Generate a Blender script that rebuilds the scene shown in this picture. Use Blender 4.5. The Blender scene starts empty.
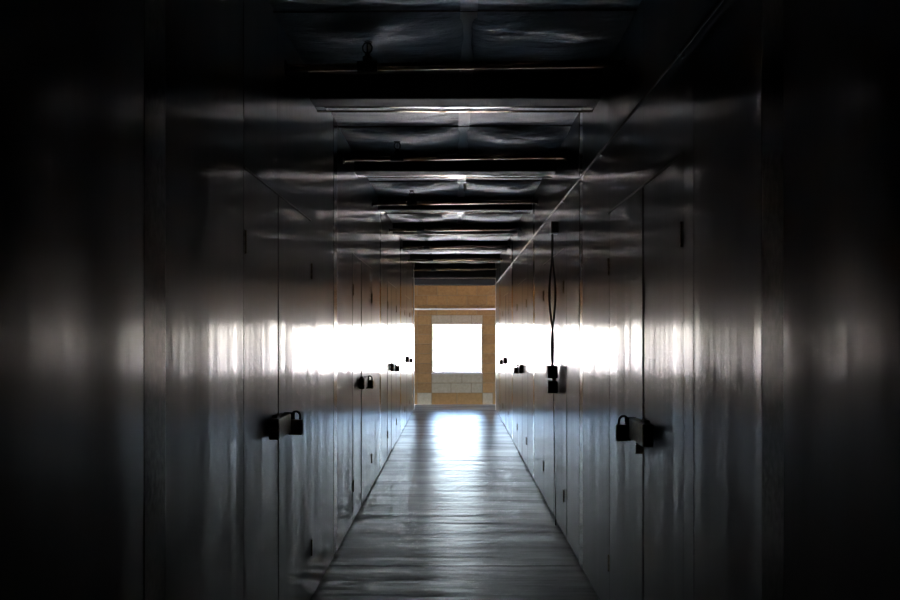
import bpy, bmesh, math, random
from mathutils import Vector, Matrix
random.seed(7)
scene = bpy.context.scene
COL = scene.collection
R = math.radians

# ------------------------------------------------------------------ camera
EYE = 1.40                       # camera height above the floor
cam_d = bpy.data.cameras.new('camera')
cam_d.sensor_width = 36.0
cam_d.lens = 32.0                # 800 px focal length on a 900 px frame
cam_d.shift_x = -5 / 900
cam_d.shift_y = 35 / 900
cam_d.clip_start = 0.02
cam = bpy.data.objects.new('camera', cam_d)
cam.location = (0, 0, EYE)
cam.rotation_euler = (R(90), 0, 0)
COL.objects.link(cam)
scene.camera = cam

# ------------------------------------------------------------------ world / sun / exposure
world = bpy.data.worlds.new('sky')
scene.world = world
world.use_nodes = True
wn, wl = world.node_tree.nodes, world.node_tree.links
wn.clear()
w_out = wn.new('ShaderNodeOutputWorld')
w_bg = wn.new('ShaderNodeBackground')
w_tc = wn.new('ShaderNodeTexCoord')
w_sep = wn.new('ShaderNodeSeparateXYZ')
w_ramp = wn.new('ShaderNodeValToRGB')
e = w_ramp.color_ramp.elements
e[0].position = 0.0; e[0].color = (1.0, 0.95, 0.88, 1)
e[1].position = 0.75; e[1].color = (0.30, 0.50, 0.90, 1)
k = w_ramp.color_ramp.elements.new(0.10); k.color = (0.80, 0.92, 1.0, 1)
k = w_ramp.color_ramp.elements.new(0.30); k.color = (0.45, 0.68, 1.0, 1)
wl.new(w_tc.outputs['Generated'], w_sep.inputs[0])
wl.new(w_sep.outputs['Z'], w_ramp.inputs[0])
wl.new(w_ramp.outputs[0], w_bg.inputs['Color'])
w_bg.inputs['Strength'].default_value = 1.0
wl.new(w_bg.outputs[0], w_out.inputs[0])

sun_d = bpy.data.lights.new('sun', 'SUN')
sun_d.energy = 4.2
sun_d.angle = R(0.6)
sun_d.color = (1.0, 0.93, 0.84)
sun = bpy.data.objects.new('sun', sun_d)
sun.rotation_euler = Vector((-0.55, 0.35, -0.9)).to_track_quat('-Z', 'Y').to_euler()
COL.objects.link(sun)

scene.view_settings.view_transform = 'Standard'
scene.view_settings.look = 'None'
scene.view_settings.gamma = 1.0
scene.view_settings.use_curve_mapping = False
scene.view_settings.exposure = 4.88
cy = scene.cycles
cy.max_bounces = 24; cy.glossy_bounces = 20; cy.diffuse_bounces = 6
cy.transparent_max_bounces = 12
cy.sample_clamp_indirect = 20.0
cy.blur_glossy = 0.3
cy.caustics_reflective = True
cy.use_denoising = True

# ------------------------------------------------------------------ materials
def new_mat(name, color, rough=0.5, metal=0.0, spec=0.5):
    m = bpy.data.materials.new(name); m.use_nodes = True
    b = m.node_tree.nodes['Principled BSDF']
    b.inputs['Base Color'].default_value = (*color, 1)
    b.inputs['Roughness'].default_value = rough
    b.inputs['Metallic'].default_value = metal
    b.inputs['Specular IOR Level'].default_value = spec
    return m, m.node_tree.nodes, m.node_tree.links, b

def noise(n, l, scale3, detail=2.0, rough=0.5, scale=1.0):
    """Noise in world metres, stretched by scale3."""
    g = n.new('ShaderNodeNewGeometry')
    mp = n.new('ShaderNodeMapping'); mp.inputs['Scale'].default_value = scale3
    t = n.new('ShaderNodeTexNoise')
    t.inputs['Scale'].default_value = scale
    t.inputs['Detail'].default_value = detail
    t.inputs['Roughness'].default_value = rough
    l.new(g.outputs['Position'], mp.inputs['Vector'])
    l.new(mp.outputs[0], t.inputs['Vector'])
    return t.outputs['Fac']

def bump(n, l, fac, dist, prev=None):
    b = n.new('ShaderNodeBump'); b.inputs['Distance'].default_value = dist
    b.inputs['Strength'].default_value = 1.0
    l.new(fac, b.inputs['Height'])
    if prev is not None: l.new(prev, b.inputs['Normal'])
    return b.outputs['Normal']

def ramp(n, l, fac, stops):
    r = n.new('ShaderNodeValToRGB')
    el = r.color_ramp.elements
    el[0].position, el[0].color = stops[0][0], (*stops[0][1], 1)
    el[1].position, el[1].color = stops[-1][0], (*stops[-1][1], 1)
    for p, c in stops[1:-1]:
        q = el.new(p); q.color = (*c, 1)
    l.new(fac, r.inputs[0])
    return r.outputs[0]

def rng(n, l, fac, a, b, lo=0.3, hi=0.7):
    m = n.new('ShaderNodeMapRange')
    m.inputs['From Min'].default_value = lo; m.inputs['From Max'].default_value = hi
    m.inputs['To Min'].default_value = a; m.inputs['To Max'].default_value = b
    l.new(fac, m.inputs[0])
    return m.outputs[0]

def fresnel(n, l, col, dest):
    """Metal reflectance that rises to one at grazing incidence (Schlick)."""
    lw = n.new('ShaderNodeLayerWeight'); lw.inputs['Blend'].default_value = 0.5
    p = n.new('ShaderNodeMath'); p.operation = 'POWER'; p.inputs[1].default_value = 5.0
    l.new(lw.outputs['Facing'], p.inputs[0])
    mx = n.new('ShaderNodeMix'); mx.data_type = 'RGBA'
    l.new(p.outputs[0], mx.inputs[0]); l.new(col, mx.inputs[6]); mx.inputs[7].default_value = (1, 1, 1, 1)
    l.new(mx.outputs[2], dest)

M = {}
# smooth sheet steel: long vertical ripples along the corridor, rolled finish that scatters sideways
m = bpy.data.materials.new('sheet_steel'); m.use_nodes = True
n, l = m.node_tree.nodes, m.node_tree.links; n.clear()
o_ = n.new('ShaderNodeOutputMaterial'); b = n.new('ShaderNodeBsdfAnisotropic'); b.distribution = 'BECKMANN'
tg = n.new('ShaderNodeTangent'); tg.direction_type = 'RADIAL'; tg.axis = 'Z'
l.new(tg.outputs[0], b.inputs['Tangent'])
dfs = n.new('ShaderNodeBsdfDiffuse'); dfs.inputs['Color'].default_value = (0.5, 0.5, 0.49, 1)      # thin film of dust
mxs = n.new('ShaderNodeMixShader'); mxs.inputs[0].default_value = 0.07
hz = n.new('ShaderNodeBsdfAnisotropic'); hz.distribution = 'BECKMANN'       # hazy, oxidised part of the sheet
hz.inputs['Roughness'].default_value = 0.38; hz.inputs['Anisotropy'].default_value = 0.0
mxh = n.new('ShaderNodeMixShader'); mxh.inputs[0].default_value = 0.27
l.new(b.outputs[0], mxh.inputs[1]); l.new(hz.outputs[0], mxh.inputs[2])
l.new(mxh.outputs[0], mxs.inputs[1]); l.new(dfs.outputs[0], mxs.inputs[2]); l.new(mxs.outputs[0], o_.inputs[0])
b.inputs['Anisotropy'].default_value = -0.5
f1 = noise(n, l, (0.0, 2.6, 0.6), 1.0, 0.4)
f2 = noise(n, l, (0.0, 11.0, 0.35), 1.5, 0.5)
f3 = noise(n, l, (0.0, 70.0, 0.5), 2.0, 0.5)
nm = bump(n, l, f1, 0.020)
nm = bump(n, l, f2, 0.0035, nm)
nm = bump(n, l, f3, 0.0003, nm)
l.new(nm, b.inputs['Normal'])
l.new(rng(n, l, noise(n, l, (0, 5.0, 0.9), 4.0, 0.6), 0.14, 0.25), b.inputs['Roughness'])
base = ramp(n, l, noise(n, l, (0, 7.0, 1.3), 5.0, 0.65), [(0.25, (0.165, 0.154, 0.148)), (0.7, (0.24, 0.227, 0.22))])
fresnel(n, l, base, b.inputs['Color']); fresnel(n, l, base, hz.inputs['Color'])
l.new(nm, hz.inputs['Normal'])
M['steel'] = m
# galvanised strip with spangle
m = bpy.data.materials.new('galvanised_strip'); m.use_nodes = True
n, l = m.node_tree.nodes, m.node_tree.links; n.clear()
o_ = n.new('ShaderNodeOutputMaterial'); b = n.new('ShaderNodeBsdfAnisotropic'); b.distribution = 'BECKMANN'
l.new(b.outputs[0], o_.inputs[0])
b.inputs['Anisotropy'].default_value = 0.0
f = noise(n, l, (1, 60.0, 40.0), 3.0, 0.6)
fresnel(n, l, ramp(n, l, f, [(0.3, (0.18, 0.17, 0.16)), (0.7, (0.34, 0.32, 0.30))]), b.inputs['Color'])
l.new(rng(n, l, f, 0.18, 0.255), b.inputs['Roughness'])
M['galv'] = m
# roof purlin steel
m, n, l, b = new_mat('purlin_steel', (0.06, 0.06, 0.062), 0.5, 0.0, 0.12)
f = noise(n, l, (9, 9, 9), 3.0)
l.new(rng(n, l, f, 0.45, 0.6), b.inputs['Roughness'])
M['purlin'] = m
m, n, l, b = new_mat('tan_reflection_steel', (0.50, 0.32, 0.19), 0.15, 0.95)
M['tan_reflection'] = m  # rear lip colour holds the orange reflection of the tan end wall
m, n, l, b = new_mat('pipe_bronze', (0.5, 0.35, 0.22), 0.12, 1.0)
l.new(ramp(n, l, noise(n, l, (14, 14, 14), 3.0), [(0.3, (0.55, 0.36, 0.21)), (0.7, (0.80, 0.57, 0.37))]), b.inputs['Base Color'])
M['pipe'] = m
m, n, l, b = new_mat('dark_iron', (0.02, 0.019, 0.018), 0.45, 0.3)
M['iron'] = m
m, n, l, b = new_mat('black_rubber', (0.008, 0.008, 0.008), 0.6)
M['black'] = m
m, n, l, b = new_mat('lock_body', (0.035, 0.03, 0.022), 0.4, 0.4)
l.new(ramp(n, l, noise(n, l, (60, 60, 60), 2.0), [(0.3, (0.06, 0.048, 0.032)), (0.7, (0.16, 0.125, 0.075))]), b.inputs['Base Color'])
M['lock'] = m
m, n, l, b = new_mat('brass', (0.50, 0.33, 0.15), 0.35, 1.0)
M['brass'] = m
m, n, l, b = new_mat('conduit_steel', (0.11, 0.095, 0.08), 0.38, 0.9)
M['conduit'] = m
# insulation blanket: bluish foil facing, wrinkled
m, n, l, b = new_mat('insulation_facing', (0.7, 0.74, 0.78), 0.45, 0.85)
f1 = noise(n, l, (6, 20, 6), 5.0, 0.65)
f2 = noise(n, l, (60, 60, 60), 2.0, 0.5)
nm = bump(n, l, f1, 0.035)
nm = bump(n, l, f2, 0.002, nm)
l.new(nm, b.inputs['Normal'])
l.new(ramp(n, l, noise(n, l, (3, 9, 3), 4.0), [(0.3, (0.25, 0.275, 0.295)), (0.7, (0.43, 0.46, 0.49))]), b.inputs['Base Color'])
M['insul'] = m
m, n, l, b = new_mat('white_tape', (0.62, 0.63, 0.64), 0.4)
M['tape'] = m
# polished concrete floor with trowel marks across the corridor
m = bpy.data.materials.new('polished_concrete'); m.use_nodes = True
n, l = m.node_tree.nodes, m.node_tree.links; n.clear()
o_ = n.new('ShaderNodeOutputMaterial'); mx = n.new('ShaderNodeMixShader')
df = n.new('ShaderNodeBsdfDiffuse'); gl = n.new('ShaderNodeBsdfAnisotropic'); gl.distribution = 'BECKMANN'
fr = n.new('ShaderNodeFresnel'); gl.inputs['Anisotropy'].default_value = 0.0
fr.inputs['IOR'].default_value = 1.36
f1 = noise(n, l, (0.8, 4.0, 1), 6.0, 0.62)
f2 = noise(n, l, (1.6, 17.0, 1), 4.0, 0.6)
f3 = noise(n, l, (0.25, 1.1, 1), 3.0, 0.5)
nm = bump(n, l, f3, 0.008)
nm = bump(n, l, f1, 0.014, nm)
nm = bump(n, l, f2, 0.006, nm)
for nd in (df, gl): l.new(nm, nd.inputs['Normal'])
l.new(rng(n, l, f1, 0.275, 0.32), gl.inputs['Roughness'])
l.new(ramp(n, l, f1, [(0.34, (0.10, 0.10, 0.10)), (0.66, (0.34, 0.34, 0.335))]), df.inputs['Color'])
# worn sealer: shiny streaks and duller, dirtier ones
wear = rng(n, l, noise(n, l, (0.7, 7.0, 1), 5.0, 0.65), 0.28, 1.0, 0.36, 0.62)
ml = n.new('ShaderNodeMath'); ml.operation = 'MULTIPLY'
l.new(fr.outputs[0], ml.inputs[0]); l.new(wear, ml.inputs[1])
l.new(ml.outputs[0], mx.inputs[0]); l.new(df.outputs[0], mx.inputs[1]); l.new(gl.outputs[0], mx.inputs[2])
l.new(mx.outputs[0], o_.inputs[0])
M['floor'] = m
def block_mat(name, c0, c1):
    m, n, l, b = new_mat(name, c0, 0.85)
    f = noise(n, l, (18, 18, 18), 6.0, 0.7)
    l.new(ramp(n, l, f, [(0.3, c0), (0.7, c1)]), b.inputs['Base Color'])
    l.new(bump(n, l, noise(n, l, (90, 90, 90), 3.0), 0.003), b.inputs['Normal'])
    return m
M['tan'] = block_mat('tan_block', (0.36, 0.20, 0.072), (0.50, 0.29, 0.115))
M['tan2'] = block_mat('tan_block_deep', (0.30, 0.165, 0.06), (0.43, 0.245, 0.10))
M['grey_block'] = block_mat('grey_block', (0.44, 0.375, 0.26), (0.58, 0.50, 0.37))
M['mortar'] = block_mat('mortar', (0.30, 0.22, 0.13), (0.36, 0.27, 0.17))
M['wframe'] = new_mat('window_frame_metal', (0.10, 0.085, 0.075), 0.4, 0.5)[0]
M['white_trim'] = new_mat('white_trim', (0.78, 0.78, 0.76), 0.4)[0]
M['dark_wall'] = new_mat('dark_plaster', (0.10, 0.10, 0.10), 0.7)[0]
M['deck'] = new_mat('roof_deck', (0.12, 0.12, 0.12), 0.7)[0]
m, n, l, b = new_mat('pale_gravel', (0.62, 0.57, 0.50), 0.9)
l.new(ramp(n, l, noise(n, l, (2, 2, 2), 6.0, 0.7), [(0.3, (0.58, 0.48, 0.41)), (0.7, (0.72, 0.62, 0.54))]), b.inputs['Base Color'])
M['ground'] = m
m = bpy.data.materials.new('window_glass'); m.use_nodes = True
n, l = m.node_tree.nodes, m.node_tree.links; n.clear()
o_ = n.new('ShaderNodeOutputMaterial'); mx = n.new('ShaderNodeMixShader')
tr = n.new('ShaderNodeBsdfTransparent'); gl = n.new('ShaderNodeBsdfGlossy'); fr = n.new('ShaderNodeFresnel')
gl.inputs['Roughness'].default_value = 0.02
tr.inputs['Color'].default_value = (0.96, 0.97, 0.97, 1)
l.new(fr.outputs[0], mx.inputs[0]); l.new(tr.outputs[0], mx.inputs[1]); l.new(gl.outputs[0], mx.inputs[2])
l.new(mx.outputs[0], o_.inputs[0])
M['glass'] = m

# ------------------------------------------------------------------ mesh helpers
def add_box(bm, lo, hi, bevel=0.0, seg=1):
    c = [(a + b_) / 2 for a, b_ in zip(lo, hi)]
    s = [abs(b_ - a) for a, b_ in zip(lo, hi)]
    r = bmesh.ops.create_cube(bm, size=1, matrix=Matrix.Translation(c) @ Matrix.Diagonal((*s, 1)))
    if bevel:
        es = list({ed for v in r['verts'] for ed in v.link_edges})
        bmesh.ops.bevel(bm, geom=es, offset=bevel, segments=seg, affect='EDGES', profile=0.5)

def add_tube(bm, pts, rad, seg=12, caps=True):
    """Round tube along a polyline."""
    pts = [Vector(p) for p in pts]
    rings = []
    up = Vector((0.123, 0.31, 0.94)).normalized()
    for i, p in enumerate(pts):
        t = (pts[min(i + 1, len(pts) - 1)] - pts[max(i - 1, 0)]).normalized()
        u = up - t * up.dot(t)
        if u.length < 0.2:
            u = Vector((1, 0, 0)) - t * t.x
        u.normalize(); up = u
        v = t.cross(u)
        rr = rad[i] if isinstance(rad, (list, tuple)) else rad
        rings.append([bm.verts.new(p + (u * math.cos(a) + v * math.sin(a)) * rr)
                      for a in [2 * math.pi * q / seg for q in range(seg)]])
    for a, c in zip(rings, rings[1:]):
        for q in range(seg):
            bm.faces.new((a[q], a[(q + 1) % seg], c[(q + 1) % seg], c[q]))
    if caps:
        bm.faces.new(rings[0]); bm.faces.new(rings[-1])
    bmesh.ops.recalc_face_normals(bm, faces=bm.faces)

def link(name, mesh, mat, parent=None, loc=(0, 0, 0), rot=(0, 0, 0)):
    o = bpy.data.objects.new(name, mesh)
    if mesh is not None and not mesh.materials: mesh.materials.append(M[mat])
    COL.objects.link(o)
    o.location = loc; o.rotation_euler = rot
    if parent is not None: o.parent = parent
    return o

def mesh_of(name, bm, smooth=False):
    me = bpy.data.meshes.new(name)
    bm.to_mesh(me); bm.free()
    if smooth:
        for p in me.polygons: p.use_smooth = True
    return me

def box_obj(name, lo, hi, mat, parent=None, bevel=0.0, seg=1, smooth=False):
    bm = bmesh.new(); add_box(bm, lo, hi, bevel, seg)
    return link(name, mesh_of(name, bm, smooth), mat, parent)

def tube_obj(name, pts, rad, mat, parent=None, seg=12):
    bm = bmesh.new(); add_tube(bm, pts, rad, seg)
    return link(name, mesh_of(name, bm, True), mat, parent)

def empty(name, loc=(0, 0, 0)):
    o = bpy.data.objects.new(name, None); COL.objects.link(o); o.location = loc
    o.empty_display_size = 0.1
    return o

def tag(o, label, cat, group=None):
    o['label'] = label; o['category'] = cat
    if group: o['group'] = group
    return o

def structure(o, label=None, cat=None):
    o['kind'] = 'structure'
    if label: o['label'] = label
    if cat: o['category'] = cat
    return o

HW = 0.76            # half width of the corridor
Y0, Y1, YE = -2.6, 16.1, 14.95  # ends of the corridor
TOP = 2.80           # height of the side walls
DOOR_H = 2.0
EX = 4.9; BX = 1.16             # half length of the added cross aisle, set for end wall brightness

# ------------------------------------------------------------------ floor: poured slabs with sawn joints
floor = structure(empty('floor'), 'dark polished concrete floor with sawn joints across the corridor', 'floor')
ys = [Y0, -1.2, 4.85, 10.9, Y1 + 0.18]
for a, c in zip(ys, ys[1:]):
    box_obj('slab', (-HW - 0.04, a + 0.003, -0.12), (HW + 0.04, c - 0.003, 0.0), 'floor', floor, 0.002)
box_obj('slab', (-EX, YE, -0.13), (-HW - 0.043, Y1, 0.0), 'floor', floor)
box_obj('slab', (HW + 0.043, YE, -0.13), (EX, Y1, 0.0), 'floor', floor)
box_obj('joint_filler', (-HW - 0.04, Y0, -0.14), (HW + 0.04, Y1, -0.006), 'black', floor)

# ------------------------------------------------------------------ far block wall with window
wf = structure(empty('wall_far', (0, Y1, 0)), 'tan concrete block end wall with grey blocks around a square window', 'wall')
WX0, WX1, WZ0, WZ1 = -0.445, 0.525, 0.635, 1.605
def block(x0, x1, z0, z1, mat):
    j = 0.005
    d = random.uniform(-0.003, 0.003)
    box_obj('concrete_block', (x0 + j, d, z0 + j), (x1 - j, 0.2, z1 - j), mat, wf, 0.004)
def course(z0, z1, offs, mats, x0=-BX, x1=BX, L=0.4):
    x = x0 - offs; q = 0
    while x < x1 - 1e-4:
        a, c = max(x, x0), min(x + L, x1)
        if c - a > 0.03: block(a, c, z0, z1, mats[q % len(mats)])
        x += L; q += 1
XL, XR = -0.47, 0.555
# base course: grey corner blocks, tan middle
for s0, s1, mt in ((-BX, -HW, 'tan'), (-HW, XL, 'grey_block'), (XL, 0.04, 'tan'), (0.04, XR, 'tan'), (XR, HW, 'grey_block'), (HW, BX, 'tan')):
    block(s0, s1, 0.0, 0.235, mt)
zc = [0.235, 0.435, 0.635, 0.83, 1.025, 1.22, 1.415, 1.605, 1.80]
for i, (z0, z1) in enumerate(zip(zc, zc[1:])):
    course(z0, z1, 0.2 * (i % 2), ['tan2', 'tan'], -BX, XL - 0.29); block(XL - 0.29, XL, z0, z1, 'tan' if i % 2 else 'tan2')
    block(XR, XR + 0.25, z0, z1, 'tan' if i % 2 == 0 else 'tan2'); course(z0, z1, 0.2 * (i % 2), ['tan', 'tan2'], XR + 0.25, BX)
    if z1 <= WZ0 + 0.01 or z0 >= WZ1 - 0.01:
        xs = [XL, -0.08, 0.33, XR] if i % 2 == 0 else [XL, -0.28, 0.14, XR]
        if i == 7: xs = [XL, -0.08, 0.33, XR]
        if i == 1: xs = [XL, 0.14, XR]
        for a, c in zip(xs, xs[1:]): block(a, c, z0, z1, 'grey_block')
    else:
        block(XL, WX0, z0, z1, 'grey_block'); block(WX1, XR, z0, z1, 'grey_block')
z = 1.80; q = 0
while z < 2.95:
    course(z, z + 0.2, 0.2 * (q % 2), ['tan', 'tan2', 'tan'])
    z += 0.2; q += 1
bm = bmesh.new()                                            # mortar bed behind the block faces
for lo, hi in (((-BX, 0.008, 0), (XL + 0.02, 0.19, 3.0)), ((XR - 0.02, 0.008, 0), (BX, 0.19, 3.0)),
               ((XL, 0.008, 0), (XR, 0.19, WZ0 - 0.008)), ((XL, 0.008, WZ1 + 0.008), (XR, 0.19, 3.0))):
    add_box(bm, lo, hi)
link('mortar', mesh_of('mortar', bm), 'mortar', wf)

for s_ in (-1, 1):
    box_obj('rendered_bay', (s_ * (BX + 0.002), 0.0, 0.0), (s_ * EX, 0.2, 3.0), 'tan', wf)
win = structure(empty('window_1', (0, Y1, 0)), 'square window at the corridor end glaring white with daylight', 'window')
fw = 0.022
for nm_, lo, hi in (('frame_rail', (WX0, 0.06, WZ0), (WX1, 0.12, WZ0 + fw)), ('frame_rail', (WX0, 0.06, WZ1 - fw), (WX1, 0.12, WZ1)),
                    ('frame_stile', (WX0, 0.06, WZ0 + fw), (WX0 + fw, 0.12, WZ1 - fw)), ('frame_stile', (WX1 - fw, 0.06, WZ0 + fw), (WX1, 0.12, WZ1 - fw))):
    box_obj(nm_, lo, hi, 'wframe', win, 0.002)
box_obj('pane', (WX0 + fw, 0.088, WZ0 + fw), (WX1 - fw, 0.092, WZ1 - fw), 'glass', win)
box_obj('sill', (WX0 - 0.03, -0.015, WZ0 - 0.02), (WX1 + 0.03, 0.10, WZ0 + 0.002), 'white_trim', win, 0.003)

# ------------------------------------------------------------------ side walls: sheet panels, galvanised strips, double doors
def hinge_mesh():
    bm = bmesh.new()
    add_tube(bm, [(0, 0, -0.042), (0, 0, 0.042)], 0.004, 10)
    for zz in (-0.014, 0.014):
        add_tube(bm, [(0, 0, zz - 0.001), (0, 0, zz + 0.001)], 0.0048, 10)
    add_box(bm, (-0.0055, -0.009, -0.038), (-0.003, 0.009, 0.038), 0.0005)
    return mesh_of('hinge', bm, False)
HINGE = hinge_mesh()
HOUSING = None
def housing_meshes():
    bm = bmesh.new(); add_box(bm, (0, -0.19, -0.043), (0.042, 0.05, 0.043), 0.006, 2)
    add_box(bm, (0.006, -0.16, 0.042), (0.026, -0.09, 0.055), 0.003)
    a = mesh_of('latch_housing', bm)
    bm = bmesh.new(); add_tube(bm, [(0, 0, 0), (0, -0.006, 0)], 0.012, 16)
    c = mesh_of('lock_core', bm)
    bm = bmesh.new(); add_tube(bm, [(0.02, 0.045, 0.024), (0.02, 0.13, 0.024)], 0.008, 10)
    add_box(bm, (0.002, 0.09, 0.008), (0.05, 0.10, 0.042), 0.002)
    d = mesh_of('slide_bolt', bm)
    return a, c, d
HOUSING = housing_meshes()

def panel(name, side, y0, y1, z0, z1, mat, parent, proud=0.0, gap=0.0015, wob=0.22):
    """One upright sheet on a side wall; its face looks into the corridor."""
    cy_, w, h = (y0 + y1) / 2, (y1 - y0) - 2 * gap, z1 - z0
    bm = bmesh.new(); add_box(bm, (-0.012, -w / 2, 0), (0.0, w / 2, h), 0.0012, 1)
    o = link(name, mesh_of(name, bm), mat, parent)
    px = parent.location
    a = R(random.uniform(-wob, wob))
    o.location = Vector((-(HW) * 1.0 if side < 0 else HW, cy_, z0)) - Vector(px)
    o.location.x += -side * proud
    o.rotation_euler = (0, R(random.uniform(-0.05, 0.05)), a + (0 if side < 0 else math.pi))
    return o

door_no = 0
SEAMS = {-1: [], 1: []}
def side_wall(side, first, seam, width, period, strip0, strip_w, count):
    global door_no
    nm_ = 'wall_left' if side < 0 else 'wall_right'
    w = structure(empty(nm_, (side * HW, 0, 0)), 'left' in nm_ and 'rippled sheet steel corridor wall on the left' or 'rippled sheet steel corridor wall on the right', 'wall')
    # dark backing behind the seams
    bm = bmesh.new(); add_box(bm, (side * (0.020), Y0, 0), (side * 0.06, YE, TOP + 0.03))
    link('backing', mesh_of('backing', bm), 'black', w)
    bb = structure(box_obj('baseboard_left' if side < 0 else 'baseboard_right', (side * (HW + 0.004), Y0, 0), (side * (HW + 0.0195), YE, 0.03), 'black'))
    edges = []
    for q in range(-2, count):
        d0 = first + q * period
        s0 = strip0 + q * period
        pieces = [('strip', s0, s0 + strip_w), ('panel', s0 + strip_w, d0), ('door', d0, d0 + width), ('panel', d0 + width, s0 + period)]
        for kd, a, c in pieces:
            a, c = max(a, Y0), min(c, YE - 0.01)
            if c - a < 0.05: continue
            if kd == 'strip':
                panel('galvanised_strip', side, a, c, 0.012, TOP, 'galv', w, 0.001, 0.001)
            elif kd == 'panel':
                if c - a > 0.5 and side > 0 and a < d0:
                    panel('jamb_strip', side, c - 0.12, c, 0.012, TOP, 'steel', w, 0.002); c -= 0.12
                panel('sheet_panel', side, a, c, 0.012, TOP, 'steel', w)
            else:
                if a > d0 or c < d0 + width:          # a door cut by the corridor's end
                    panel('sheet_panel', side, a, c, 0.012, TOP, 'steel', w); continue
                sm = d0 + seam
                panel('header_panel', side, a, sm, DOOR_H + 0.008, TOP, 'steel', w)
                panel('header_panel', side, sm, c, DOOR_H + 0.008, TOP, 'steel', w)
                box_obj('drip_edge', (-side * 0.0 if side > 0 else 0.0, a, DOOR_H + 0.001), (-side * 0.004, c, DOOR_H + 0.007), 'conduit', w)
                if q < 0: 
                    panel('sheet_panel', side, a, c, 0.012, DOOR_H, 'steel', w); continue
                door_no += 1
                dr = empty('door_%d' % door_no, (side * HW, sm, 0))
                SEAMS[side].append((sm, dr))
                for li, (la, lc) in enumerate(((a, sm), (sm, c))):
                    lf = panel('door_leaf', side, la, lc, 0.02, DOOR_H - 0.002, 'steel', dr, 0.0005, 0.0025, 0.3)
                    hy = (a + 0.006) if li == 0 else (c - 0.006)
                    for hz in (0.28, 1.735):
                        h = link('hinge', HINGE, 'lock', dr, (-side * 0.0055, hy - sm, hz), (0, 0, 0 if side < 0 else math.pi))
                        h.parent = lf
                        h.matrix_parent_inverse = Matrix.Identity(4)
                        mw = Matrix.Translation((side * HW - side * 0.0055, hy, hz)) @ Matrix.Rotation(0 if side < 0 else math.pi, 4, 'Z')
                        lfw = Matrix.Translation(dr.location) @ Matrix.LocRotScale(lf.location, lf.rotation_euler, None)
                        h.matrix_basis = lfw.inverted() @ mw
                st = panel('meeting_strip', side, sm + 0.012, sm + 0.15, 0.02, DOOR_H - 0.002, 'steel', dr, 0.003, 0.0, 0.1)
    return w
NAMES_ORD = ['nearest', 'second', 'third', 'fourth', 'fifth', 'sixth', 'seventh', 'eighth', 'ninth', 'tenth', 'eleventh']
side_wall(-1, 2.88, 0.55, 1.34, 3.05, 1.955, 0.145, 6)
side_wall(1, 2.66, 0.57, 1.28, 2.9, 1.85, 0.13, 6)
for side in (-1, 1):
    for i, (sm, dr) in enumerate(SEAMS[side]):
        structure(dr, '%s steel double door from the camera in the %s wall' % (NAMES_ORD[i], 'left' if side < 0 else 'right'), 'door')

# trims where the sheet walls meet the block wall
for q, side in enumerate((-1, 1)):
    structure(box_obj('trim_%d' % (q + 1), (side * (HW - 0.004), YE - 0.008, 0.0), (side * (HW + 0.06), YE + 0.006, TOP), 'white_trim', None, 0.003),
              'pale corner trim at the far end of the %s steel wall' % ('left' if side < 0 else 'right'), 'trim')
for q, side in enumerate((-1, 1)):  # cross aisle added out of view so daylight reaches the end wall
    sn = 'left' if side < 0 else 'right'
    wa = structure(empty('wall_added_aisle_' + sn, (side * HW, YE, 0)), 'sheet steel wall turning %s into the unseen added cross aisle' % sn, 'wall')
    for r_ in range(4):
        a, c = 0.07 + r_ * 1.01, 0.07 + (r_ + 1) * 1.01 - 0.003
        box_obj('sheet_panel', (side * a, -0.03, 0.0), (side * c, 0.0, TOP + 0.03), 'steel', wa)
    box_obj('end_header', (side * (EX - HW - 0.06), 0.001, 2.15), (side * (EX - HW), Y1 - YE - 0.001, TOP + 0.03), 'dark_wall', wa)
structure(box_obj('wall_back', (-HW - 0.1, Y0 - 0.1, 0), (HW + 0.1, Y0, TOP + 0.2), 'dark_wall'))

# ------------------------------------------------------------------ ceiling: deck, sagging insulation, purlins
P0, PP = 4.32, 1.85                     # first beam in view and spacing
beams = [P0 + PP * q for q in range(-3, 7)]
KINK = 0.88
ceil = structure(empty('ceiling', (0, 0, 2.765)), 'sagging foil faced insulation between the roof beams', 'ceiling')
box_obj('roof_deck', (-HW - 0.2, Y0 - 0.1, 0.08), (HW + 0.2, YE, 0.14), 'deck', ceil)
box_obj('roof_deck', (-EX - 0.1, YE, 0.08), (EX + 0.1, Y1 + 0.2, 0.14), 'deck', ceil)
def blanket(ya, yb, xa, xb, sag, seed):
    rnd = random.Random(seed)
    nx, ny = 22, 20
    ph = [rnd.uniform(0, 6.28) for _ in range(6)]
    bm = bmesh.new(); g = []
    for j in range(ny + 1):
        v = j / ny; row = []
        for i in range(nx + 1):
            u = i / nx
            fv = math.sin(math.pi / 2 * v / 0.22) if v < 0.22 else 1 - (v - 0.22) / 0.78
            s = (math.sin(math.pi * u) ** 0.5) * fv
            zz = -sag * s
            zz += 0.007 * s * math.sin(9 * u + ph[0] + 3 * v) + 0.005 * s * math.sin(26 * v + ph[1] + 4 * math.sin(5 * u + ph[2]))
            row.append(bm.verts.new((xa + (xb - xa) * u, ya + (yb - ya) * v, zz)))
        g.append(row)
    for j in range(ny):
        for i in range(nx):
            bm.faces.new((g[j][i], g[j + 1][i], g[j + 1][i + 1], g[j][i + 1]))
    link('insulation_blanket', mesh_of('insulation_blanket', bm, True), 'insul', ceil)
STX = 0.058
edges = [Y0] + beams + [Y1]
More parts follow.
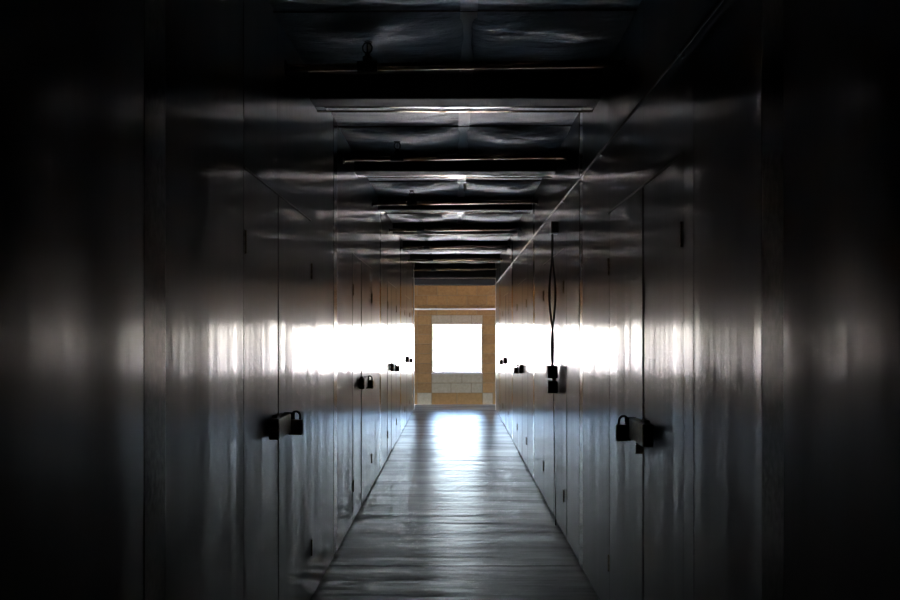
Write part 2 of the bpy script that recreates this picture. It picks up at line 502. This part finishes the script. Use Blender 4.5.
for bi, (ya, yb) in enumerate(zip(edges, edges[1:])):
    mid = ya + KINK if yb - ya > 1.5 else None
    spans = [(ya, mid), (mid, yb)] if mid else [(ya, yb)]
    for si, (a, c) in enumerate(spans):
        for xi, (xa, xb) in enumerate(((-HW - 0.02, STX), (STX, HW + 0.02))):
            blanket(a, c, xa, xb, 0.050 if si == 0 else 0.050, bi * 10 + si * 2 + xi)
    if mid:
        tube_obj('support_wire', [(-HW, mid, -0.012), (HW, mid, -0.004)], 0.0045, 'conduit', ceil, 8)
    box_obj('seam_tape', (STX - 0.036, ya + 0.01, -0.010), (STX + 0.036, yb - 0.01, -0.006), 'tape', ceil)

BZ = 2.63
def c_profile():
    """Hollow lipped channel seen in section (y, z); web towards the camera."""
    out = [(0, 0.2)]
    r = 0.014
    def arc(cy_, cz, a0, a1, rr=r, nseg=5):
        return [(cy_ + rr * math.cos(R(a0 + (a1 - a0) * q / nseg)), cz + rr * math.sin(R(a0 + (a1 - a0) * q / nseg))) for q in range(nseg + 1)]
    out += arc(r, r, 180, 270) + arc(0.15 - r, r, 270, 360) + [(0.15, 0.045), (0.146, 0.045)]
    out += arc(0.15 - r, r, 360, 270, r - 0.004) + arc(r, r, 270, 180, r - 0.004) + [(0.004, 0.196), (0.1, 0.196), (0.1, 0.2)]
    return out
def extrude_x(profile, x0, x1):
    bm = bmesh.new()
    a = [bm.verts.new((x0, y, z_)) for y, z_ in profile]
    c = [bm.verts.new((x1, y, z_)) for y, z_ in profile]
    N = len(profile)
    for q in range(N):
        bm.faces.new((a[q], a[(q + 1) % N], c[(q + 1) % N], c[q]))
    bm.faces.new(a); bm.faces.new(c)
    bmesh.ops.recalc_face_normals(bm, faces=bm.faces)
    return mesh_of('channel', bm)
CH = extrude_x(c_profile(), -HW + 0.002, HW - 0.002)
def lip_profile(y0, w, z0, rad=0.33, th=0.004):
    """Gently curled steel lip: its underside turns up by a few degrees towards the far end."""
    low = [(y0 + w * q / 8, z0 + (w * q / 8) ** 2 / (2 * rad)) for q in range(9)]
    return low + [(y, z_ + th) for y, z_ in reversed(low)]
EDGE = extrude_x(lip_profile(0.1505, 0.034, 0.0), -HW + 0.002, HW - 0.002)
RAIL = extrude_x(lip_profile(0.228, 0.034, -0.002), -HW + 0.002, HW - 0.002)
for me_ in (EDGE, RAIL):
    for p_ in me_.polygons: p_.use_smooth = abs(p_.normal.z) > 0.9
M['bright'] = new_mat('bright_galvanised', (0.75, 0.77, 0.80), 0.16, 1.0)[0]
bm = bmesh.new()
add_box(bm, (0, 0.0, 0.0), (0.005, 0.22, 0.17), 0.001); add_box(bm, (0, 0.15, 0.0), (0.05, 0.225, 0.005), 0.001)
BRK = mesh_of('end_bracket', bm)
vis = 0
for q, y in enumerate(beams):
    if y < -2: continue
    root = empty('roof_beam', (0, y - 0.16, BZ))
    link('channel', CH, 'purlin', root)
    link('rear_lip', RAIL, 'tan_reflection', root); link('front_lip', EDGE, 'bright', root)
    for s in (-1, 1):
        link('end_bracket', BRK, 'galv', root, (s * (HW - 0.008), 0, 0), (0, 0, 0)) if s > 0 else link('end_bracket', BRK, 'galv', root, (-HW + 0.003, 0, 0))
    if y < 3.3:
        lb = 'steel roof beam overhead, %s the camera position' % ('behind' if y < 0 else ('just past' if y < 1 else 'two bays past'))
    else:
        lb = '%s steel roof beam across the ceiling, counted from the camera' % NAMES_ORD[vis]
        vis += 1
    tag(root, lb, 'beam', 'roof beams across the corridor')

# dropped header beams where the corridor opens into the added cross aisle
for y, zb, lb in ((14.88, 2.46, 'nearer of two dropped header beams at the corridor end'), (15.72, 2.385, 'farther of two dropped header beams close to the block wall')):
    root = empty('header_beam', (0, y, zb))
    ch = link('channel', CH, 'purlin', root); ch.scale = (1.0 if y < YE else 1.07, 1, 1.0)
    box_obj('web_plate', (-HW + 0.01, 0.0, 0.2), (HW - 0.01, 0.012, TOP - zb + 0.03), 'iron', root)
    link('rear_lip', RAIL, 'tan_reflection', root); link('front_lip', EDGE, 'bright', root)
    tag(root, lb, 'beam')

# ------------------------------------------------------------------ sprinkler pipes with upright heads
PZ, PX = 2.605, -0.392
bm = bmesh.new(); add_tube(bm, [(-HW + 0.003, 0, -0.009), (-0.3, 0, -0.004), (0.3, 0, 0.004), (HW - 0.003, 0, 0.010)], 0.0165, 16); PIPE = mesh_of('pipe', bm, True)
bm = bmesh.new(); add_tube(bm, [(-0.045, 0, -0.0005), (0.045, 0, 0.0005)], 0.024, 14); add_tube(bm, [(0, 0, 0), (0, 0, 0.042)], 0.021, 14); TEE = mesh_of('tee_fitting', bm)
def head_mesh():
    bm = bmesh.new()
    add_tube(bm, [(0, 0, 0.04), (0, 0, 0.062)], [0.013, 0.011], 12)
    for s in (-1, 1):
        add_tube(bm, [(s * 0.008, 0, 0.06), (s * 0.019, 0, 0.072), (s * 0.021, 0, 0.088), (s * 0.012, 0, 0.104), (0, 0, 0.109)], 0.0038, 8)
    add_tube(bm, [(0, 0, 0.06), (0, 0, 0.105)], 0.0035, 8)
    add_tube(bm, [(0, 0, 0.107), (0, 0, 0.111)], [0.022, 0.024], 16)
    return mesh_of('sprinkler_head', bm)
HEAD = head_mesh()
bm = bmesh.new(); add_tube(bm, [(0, 0, 0), (0.007, 0, 0)], [0.036, 0.026], 18); ESC = mesh_of('wall_flange', bm)
pv = 0
for q in range(-1, 7):
    y = 3.58 + PP * q
    root = empty('sprinkler_pipe', (0, y, PZ))
    link('pipe', PIPE, 'pipe', root)
    link('tee_fitting', TEE, 'iron', root, (PX, 0, -0.004))
    link('sprinkler_head', HEAD, 'iron', root, (PX, 0, -0.004))
    link('wall_flange', ESC, 'galv', root, (-HW + 0.0035, 0, -0.009))
    link('wall_flange', ESC, 'galv', root, (HW - 0.0035, 0, 0.010), (0, 0, math.pi))
    if q < 0: lb = 'bronze coloured sprinkler pipe overhead above the frame top'
    else:
        lb = '%s sprinkler pipe crossing the ceiling, with an upright head left of centre' % NAMES_ORD[pv]; pv += 1
    tag(root, lb, 'pipe', 'sprinkler pipes crossing the corridor')

# ------------------------------------------------------------------ conduits along the walls
def conduit(side, z_, name, label, mat, rad, off):
    root = empty(name, (side * (HW - off), 0, z_))
    tube_obj('tube', [(0, 0.3, 0), (0, 5, 0), (0, 10, 0), (0, YE - 0.05, 0)], rad, mat, root, 12)
    for y in [1.2 + 1.45 * q for q in range(11)]:
        if y > YE - 0.2: break
        bm = bmesh.new()
        add_tube(bm, [(0, y - 0.012, 0), (0, y + 0.012, 0)], rad + 0.0025, 12)
        add_box(bm, (side * rad * 0.5, y - 0.012, -0.016), (side * (off - 0.0035), y + 0.012, 0.016))
        link('clamp', mesh_of('clamp', bm), mat, root)
    return tag(root, label, 'conduit')
conduit(1, 2.335, 'conduit', 'thin steel conduit running along the top of the right wall', 'conduit', 0.006, 0.016)
# white pipe on the block wall above the window
pr = empty('water_pipe', (0, Y1 - 0.04, 1.92))
tube_obj('tube', [(-1.1, 0, 0), (1.1, 0, 0.0)], 0.018, 'white_trim', pr, 14)
for x in (-0.5, 0.5):
    bm = bmesh.new(); add_tube(bm, [(x - 0.012, 0, 0), (x + 0.012, 0, 0)], 0.022, 14); add_box(bm, (x - 0.012, 0.01, -0.01), (x + 0.012, 0.036, 0.01))
    link('clamp', mesh_of('clamp', bm), 'white_trim', pr)
tag(pr, 'white pipe fixed level across the block wall above the window', 'pipe')

# ------------------------------------------------------------------ latches and padlocks
bm = bmesh.new(); add_box(bm, (-0.013, -0.028, -0.062), (0.013, 0.028, 0.0), 0.005, 2); PBODY = mesh_of('lock_body', bm)
bm = bmesh.new()
add_tube(bm, [(0, -0.017, -0.004)] + [(0, -0.017 * math.cos(a), 0.014 + 0.017 * math.sin(a)) for a in [math.pi * q / 8 for q in range(9)]] + [(0, 0.017, -0.004)], 0.0045, 8)
PSH = mesh_of('shackle', bm, True)
bm = bmesh.new(); add_tube(bm, [(0, 0, -0.0625), (0, 0, -0.061)], 0.008, 12); PKEY = mesh_of('keyway', bm)
bm = bmesh.new(); add_box(bm, (-0.0135, -0.0285, -0.045), (0.0135, 0.0285, -0.03)); PBAND = mesh_of('band', bm)
def padlock(pos, rz, label, scale=1.0, tilt=0.0):
    root = empty('padlock', pos)
    root.rotation_euler = (tilt, 0, rz); root.scale = (scale,) * 3
    link('lock_body', PBODY, 'lock', root); link('shackle', PSH, 'iron', root); link('keyway', PKEY, 'brass', root)
    return tag(root, label, 'padlock', 'padlocks on the storage doors')
LZ = 1.017
for side in (-1, 1):
    sn = 'left' if side < 0 else 'right'; shown = 0
    for i, (sm, dr) in enumerate(SEAMS[side]):
        rot = (0, 0, 0) if side < 0 else (0, 0, 0)
        sx = 1 if side < 0 else -1
        if side > 0 and i == 1: continue          # the switch boxes hang here
        hs = link('latch_housing', HOUSING[0], 'lock', dr, (sx * 0.006, 0, LZ)); hs.scale = (sx, 1, 1)
        cr = link('lock_core', HOUSING[1], 'brass', hs, (0.026, -0.189, -0.002))
        bt = link('slide_bolt', HOUSING[2], 'iron', dr, (sx * 0.006, 0, LZ)); bt.scale = (sx, 1, 1)
        zz = LZ + 0.012
        padlock((side * HW + sx * 0.060, sm + 0.095, zz), R(90 + side * 12), '%s full sized padlock from the camera hanging on the %s wall doors' % (NAMES_ORD[shown], sn), 1.12); shown += 1
        if side > 0 and i == 0:
            padlock((side * HW - 0.022, sm - 0.03, LZ - 0.055), R(80), 'small padlock dangling under the latch of the nearest right door', 0.6)

# ------------------------------------------------------------------ hanging switch boxes with cables on the right wall
CY_ = 5.88
cb = empty('switch_box', (HW, CY_, 0.97))
def sb(name, z0, z1, mat='black', y0=-0.07, y1=0.07, x=0.085):
    return box_obj(name, (-x, y0, z0), (-0.012, y1, z1), mat, cb, 0.006, 2)
u = sb('upper_box', 0.115, 0.205); w_ = sb('lower_box', 0.005, 0.095, 'iron')
box_obj('connector', (-0.05, -0.02, 0.09), (-0.02, 0.02, 0.12), 'conduit', cb, 0.003)
box_obj('button', (-0.060, -0.073, 0.14), (-0.035, -0.069, 0.175), 'lock', u)
for s, ph in ((-1, 0.0), (1, math.pi)):
    pts = []
    for q in range(25):
        t = q / 24
        pts.append((-0.045 + 0.024 * math.cos(ph + t * 5.5) * math.sin(math.pi * min(1, t * 1.05)) , 0.03 * math.sin(ph + t * 5.5) * 0.5, 0.2 + t * 0.99))
    tube_obj('cable', pts, 0.0075, 'black', cb, 8)
box_obj('junction_box', (-0.06, -0.05, 1.17), (-0.004, 0.05, 1.26), 'conduit', cb, 0.004)
box_obj('cover_plate', (-0.052, -0.054, 1.178), (-0.012, -0.0495, 1.252), 'iron', cb)
tube_obj('drop_cable', [(-0.035, 0, 0.008), (-0.03, 0.003, -0.4), (-0.02, 0, -0.9), (-0.02, 0.0, -0.968)], 0.004, 'black', cb, 8)
tag(cb, 'two stacked black switch boxes hanging on twisted cables at the right wall', 'switch box')

# ------------------------------------------------------------------ outdoors, seen through the window
g = structure(box_obj('ground_outside', (-60, -30, -0.4), (60, Y1 + 80, -0.15), 'ground'), 'sunlit pale gravel yard outside the window', 'ground')
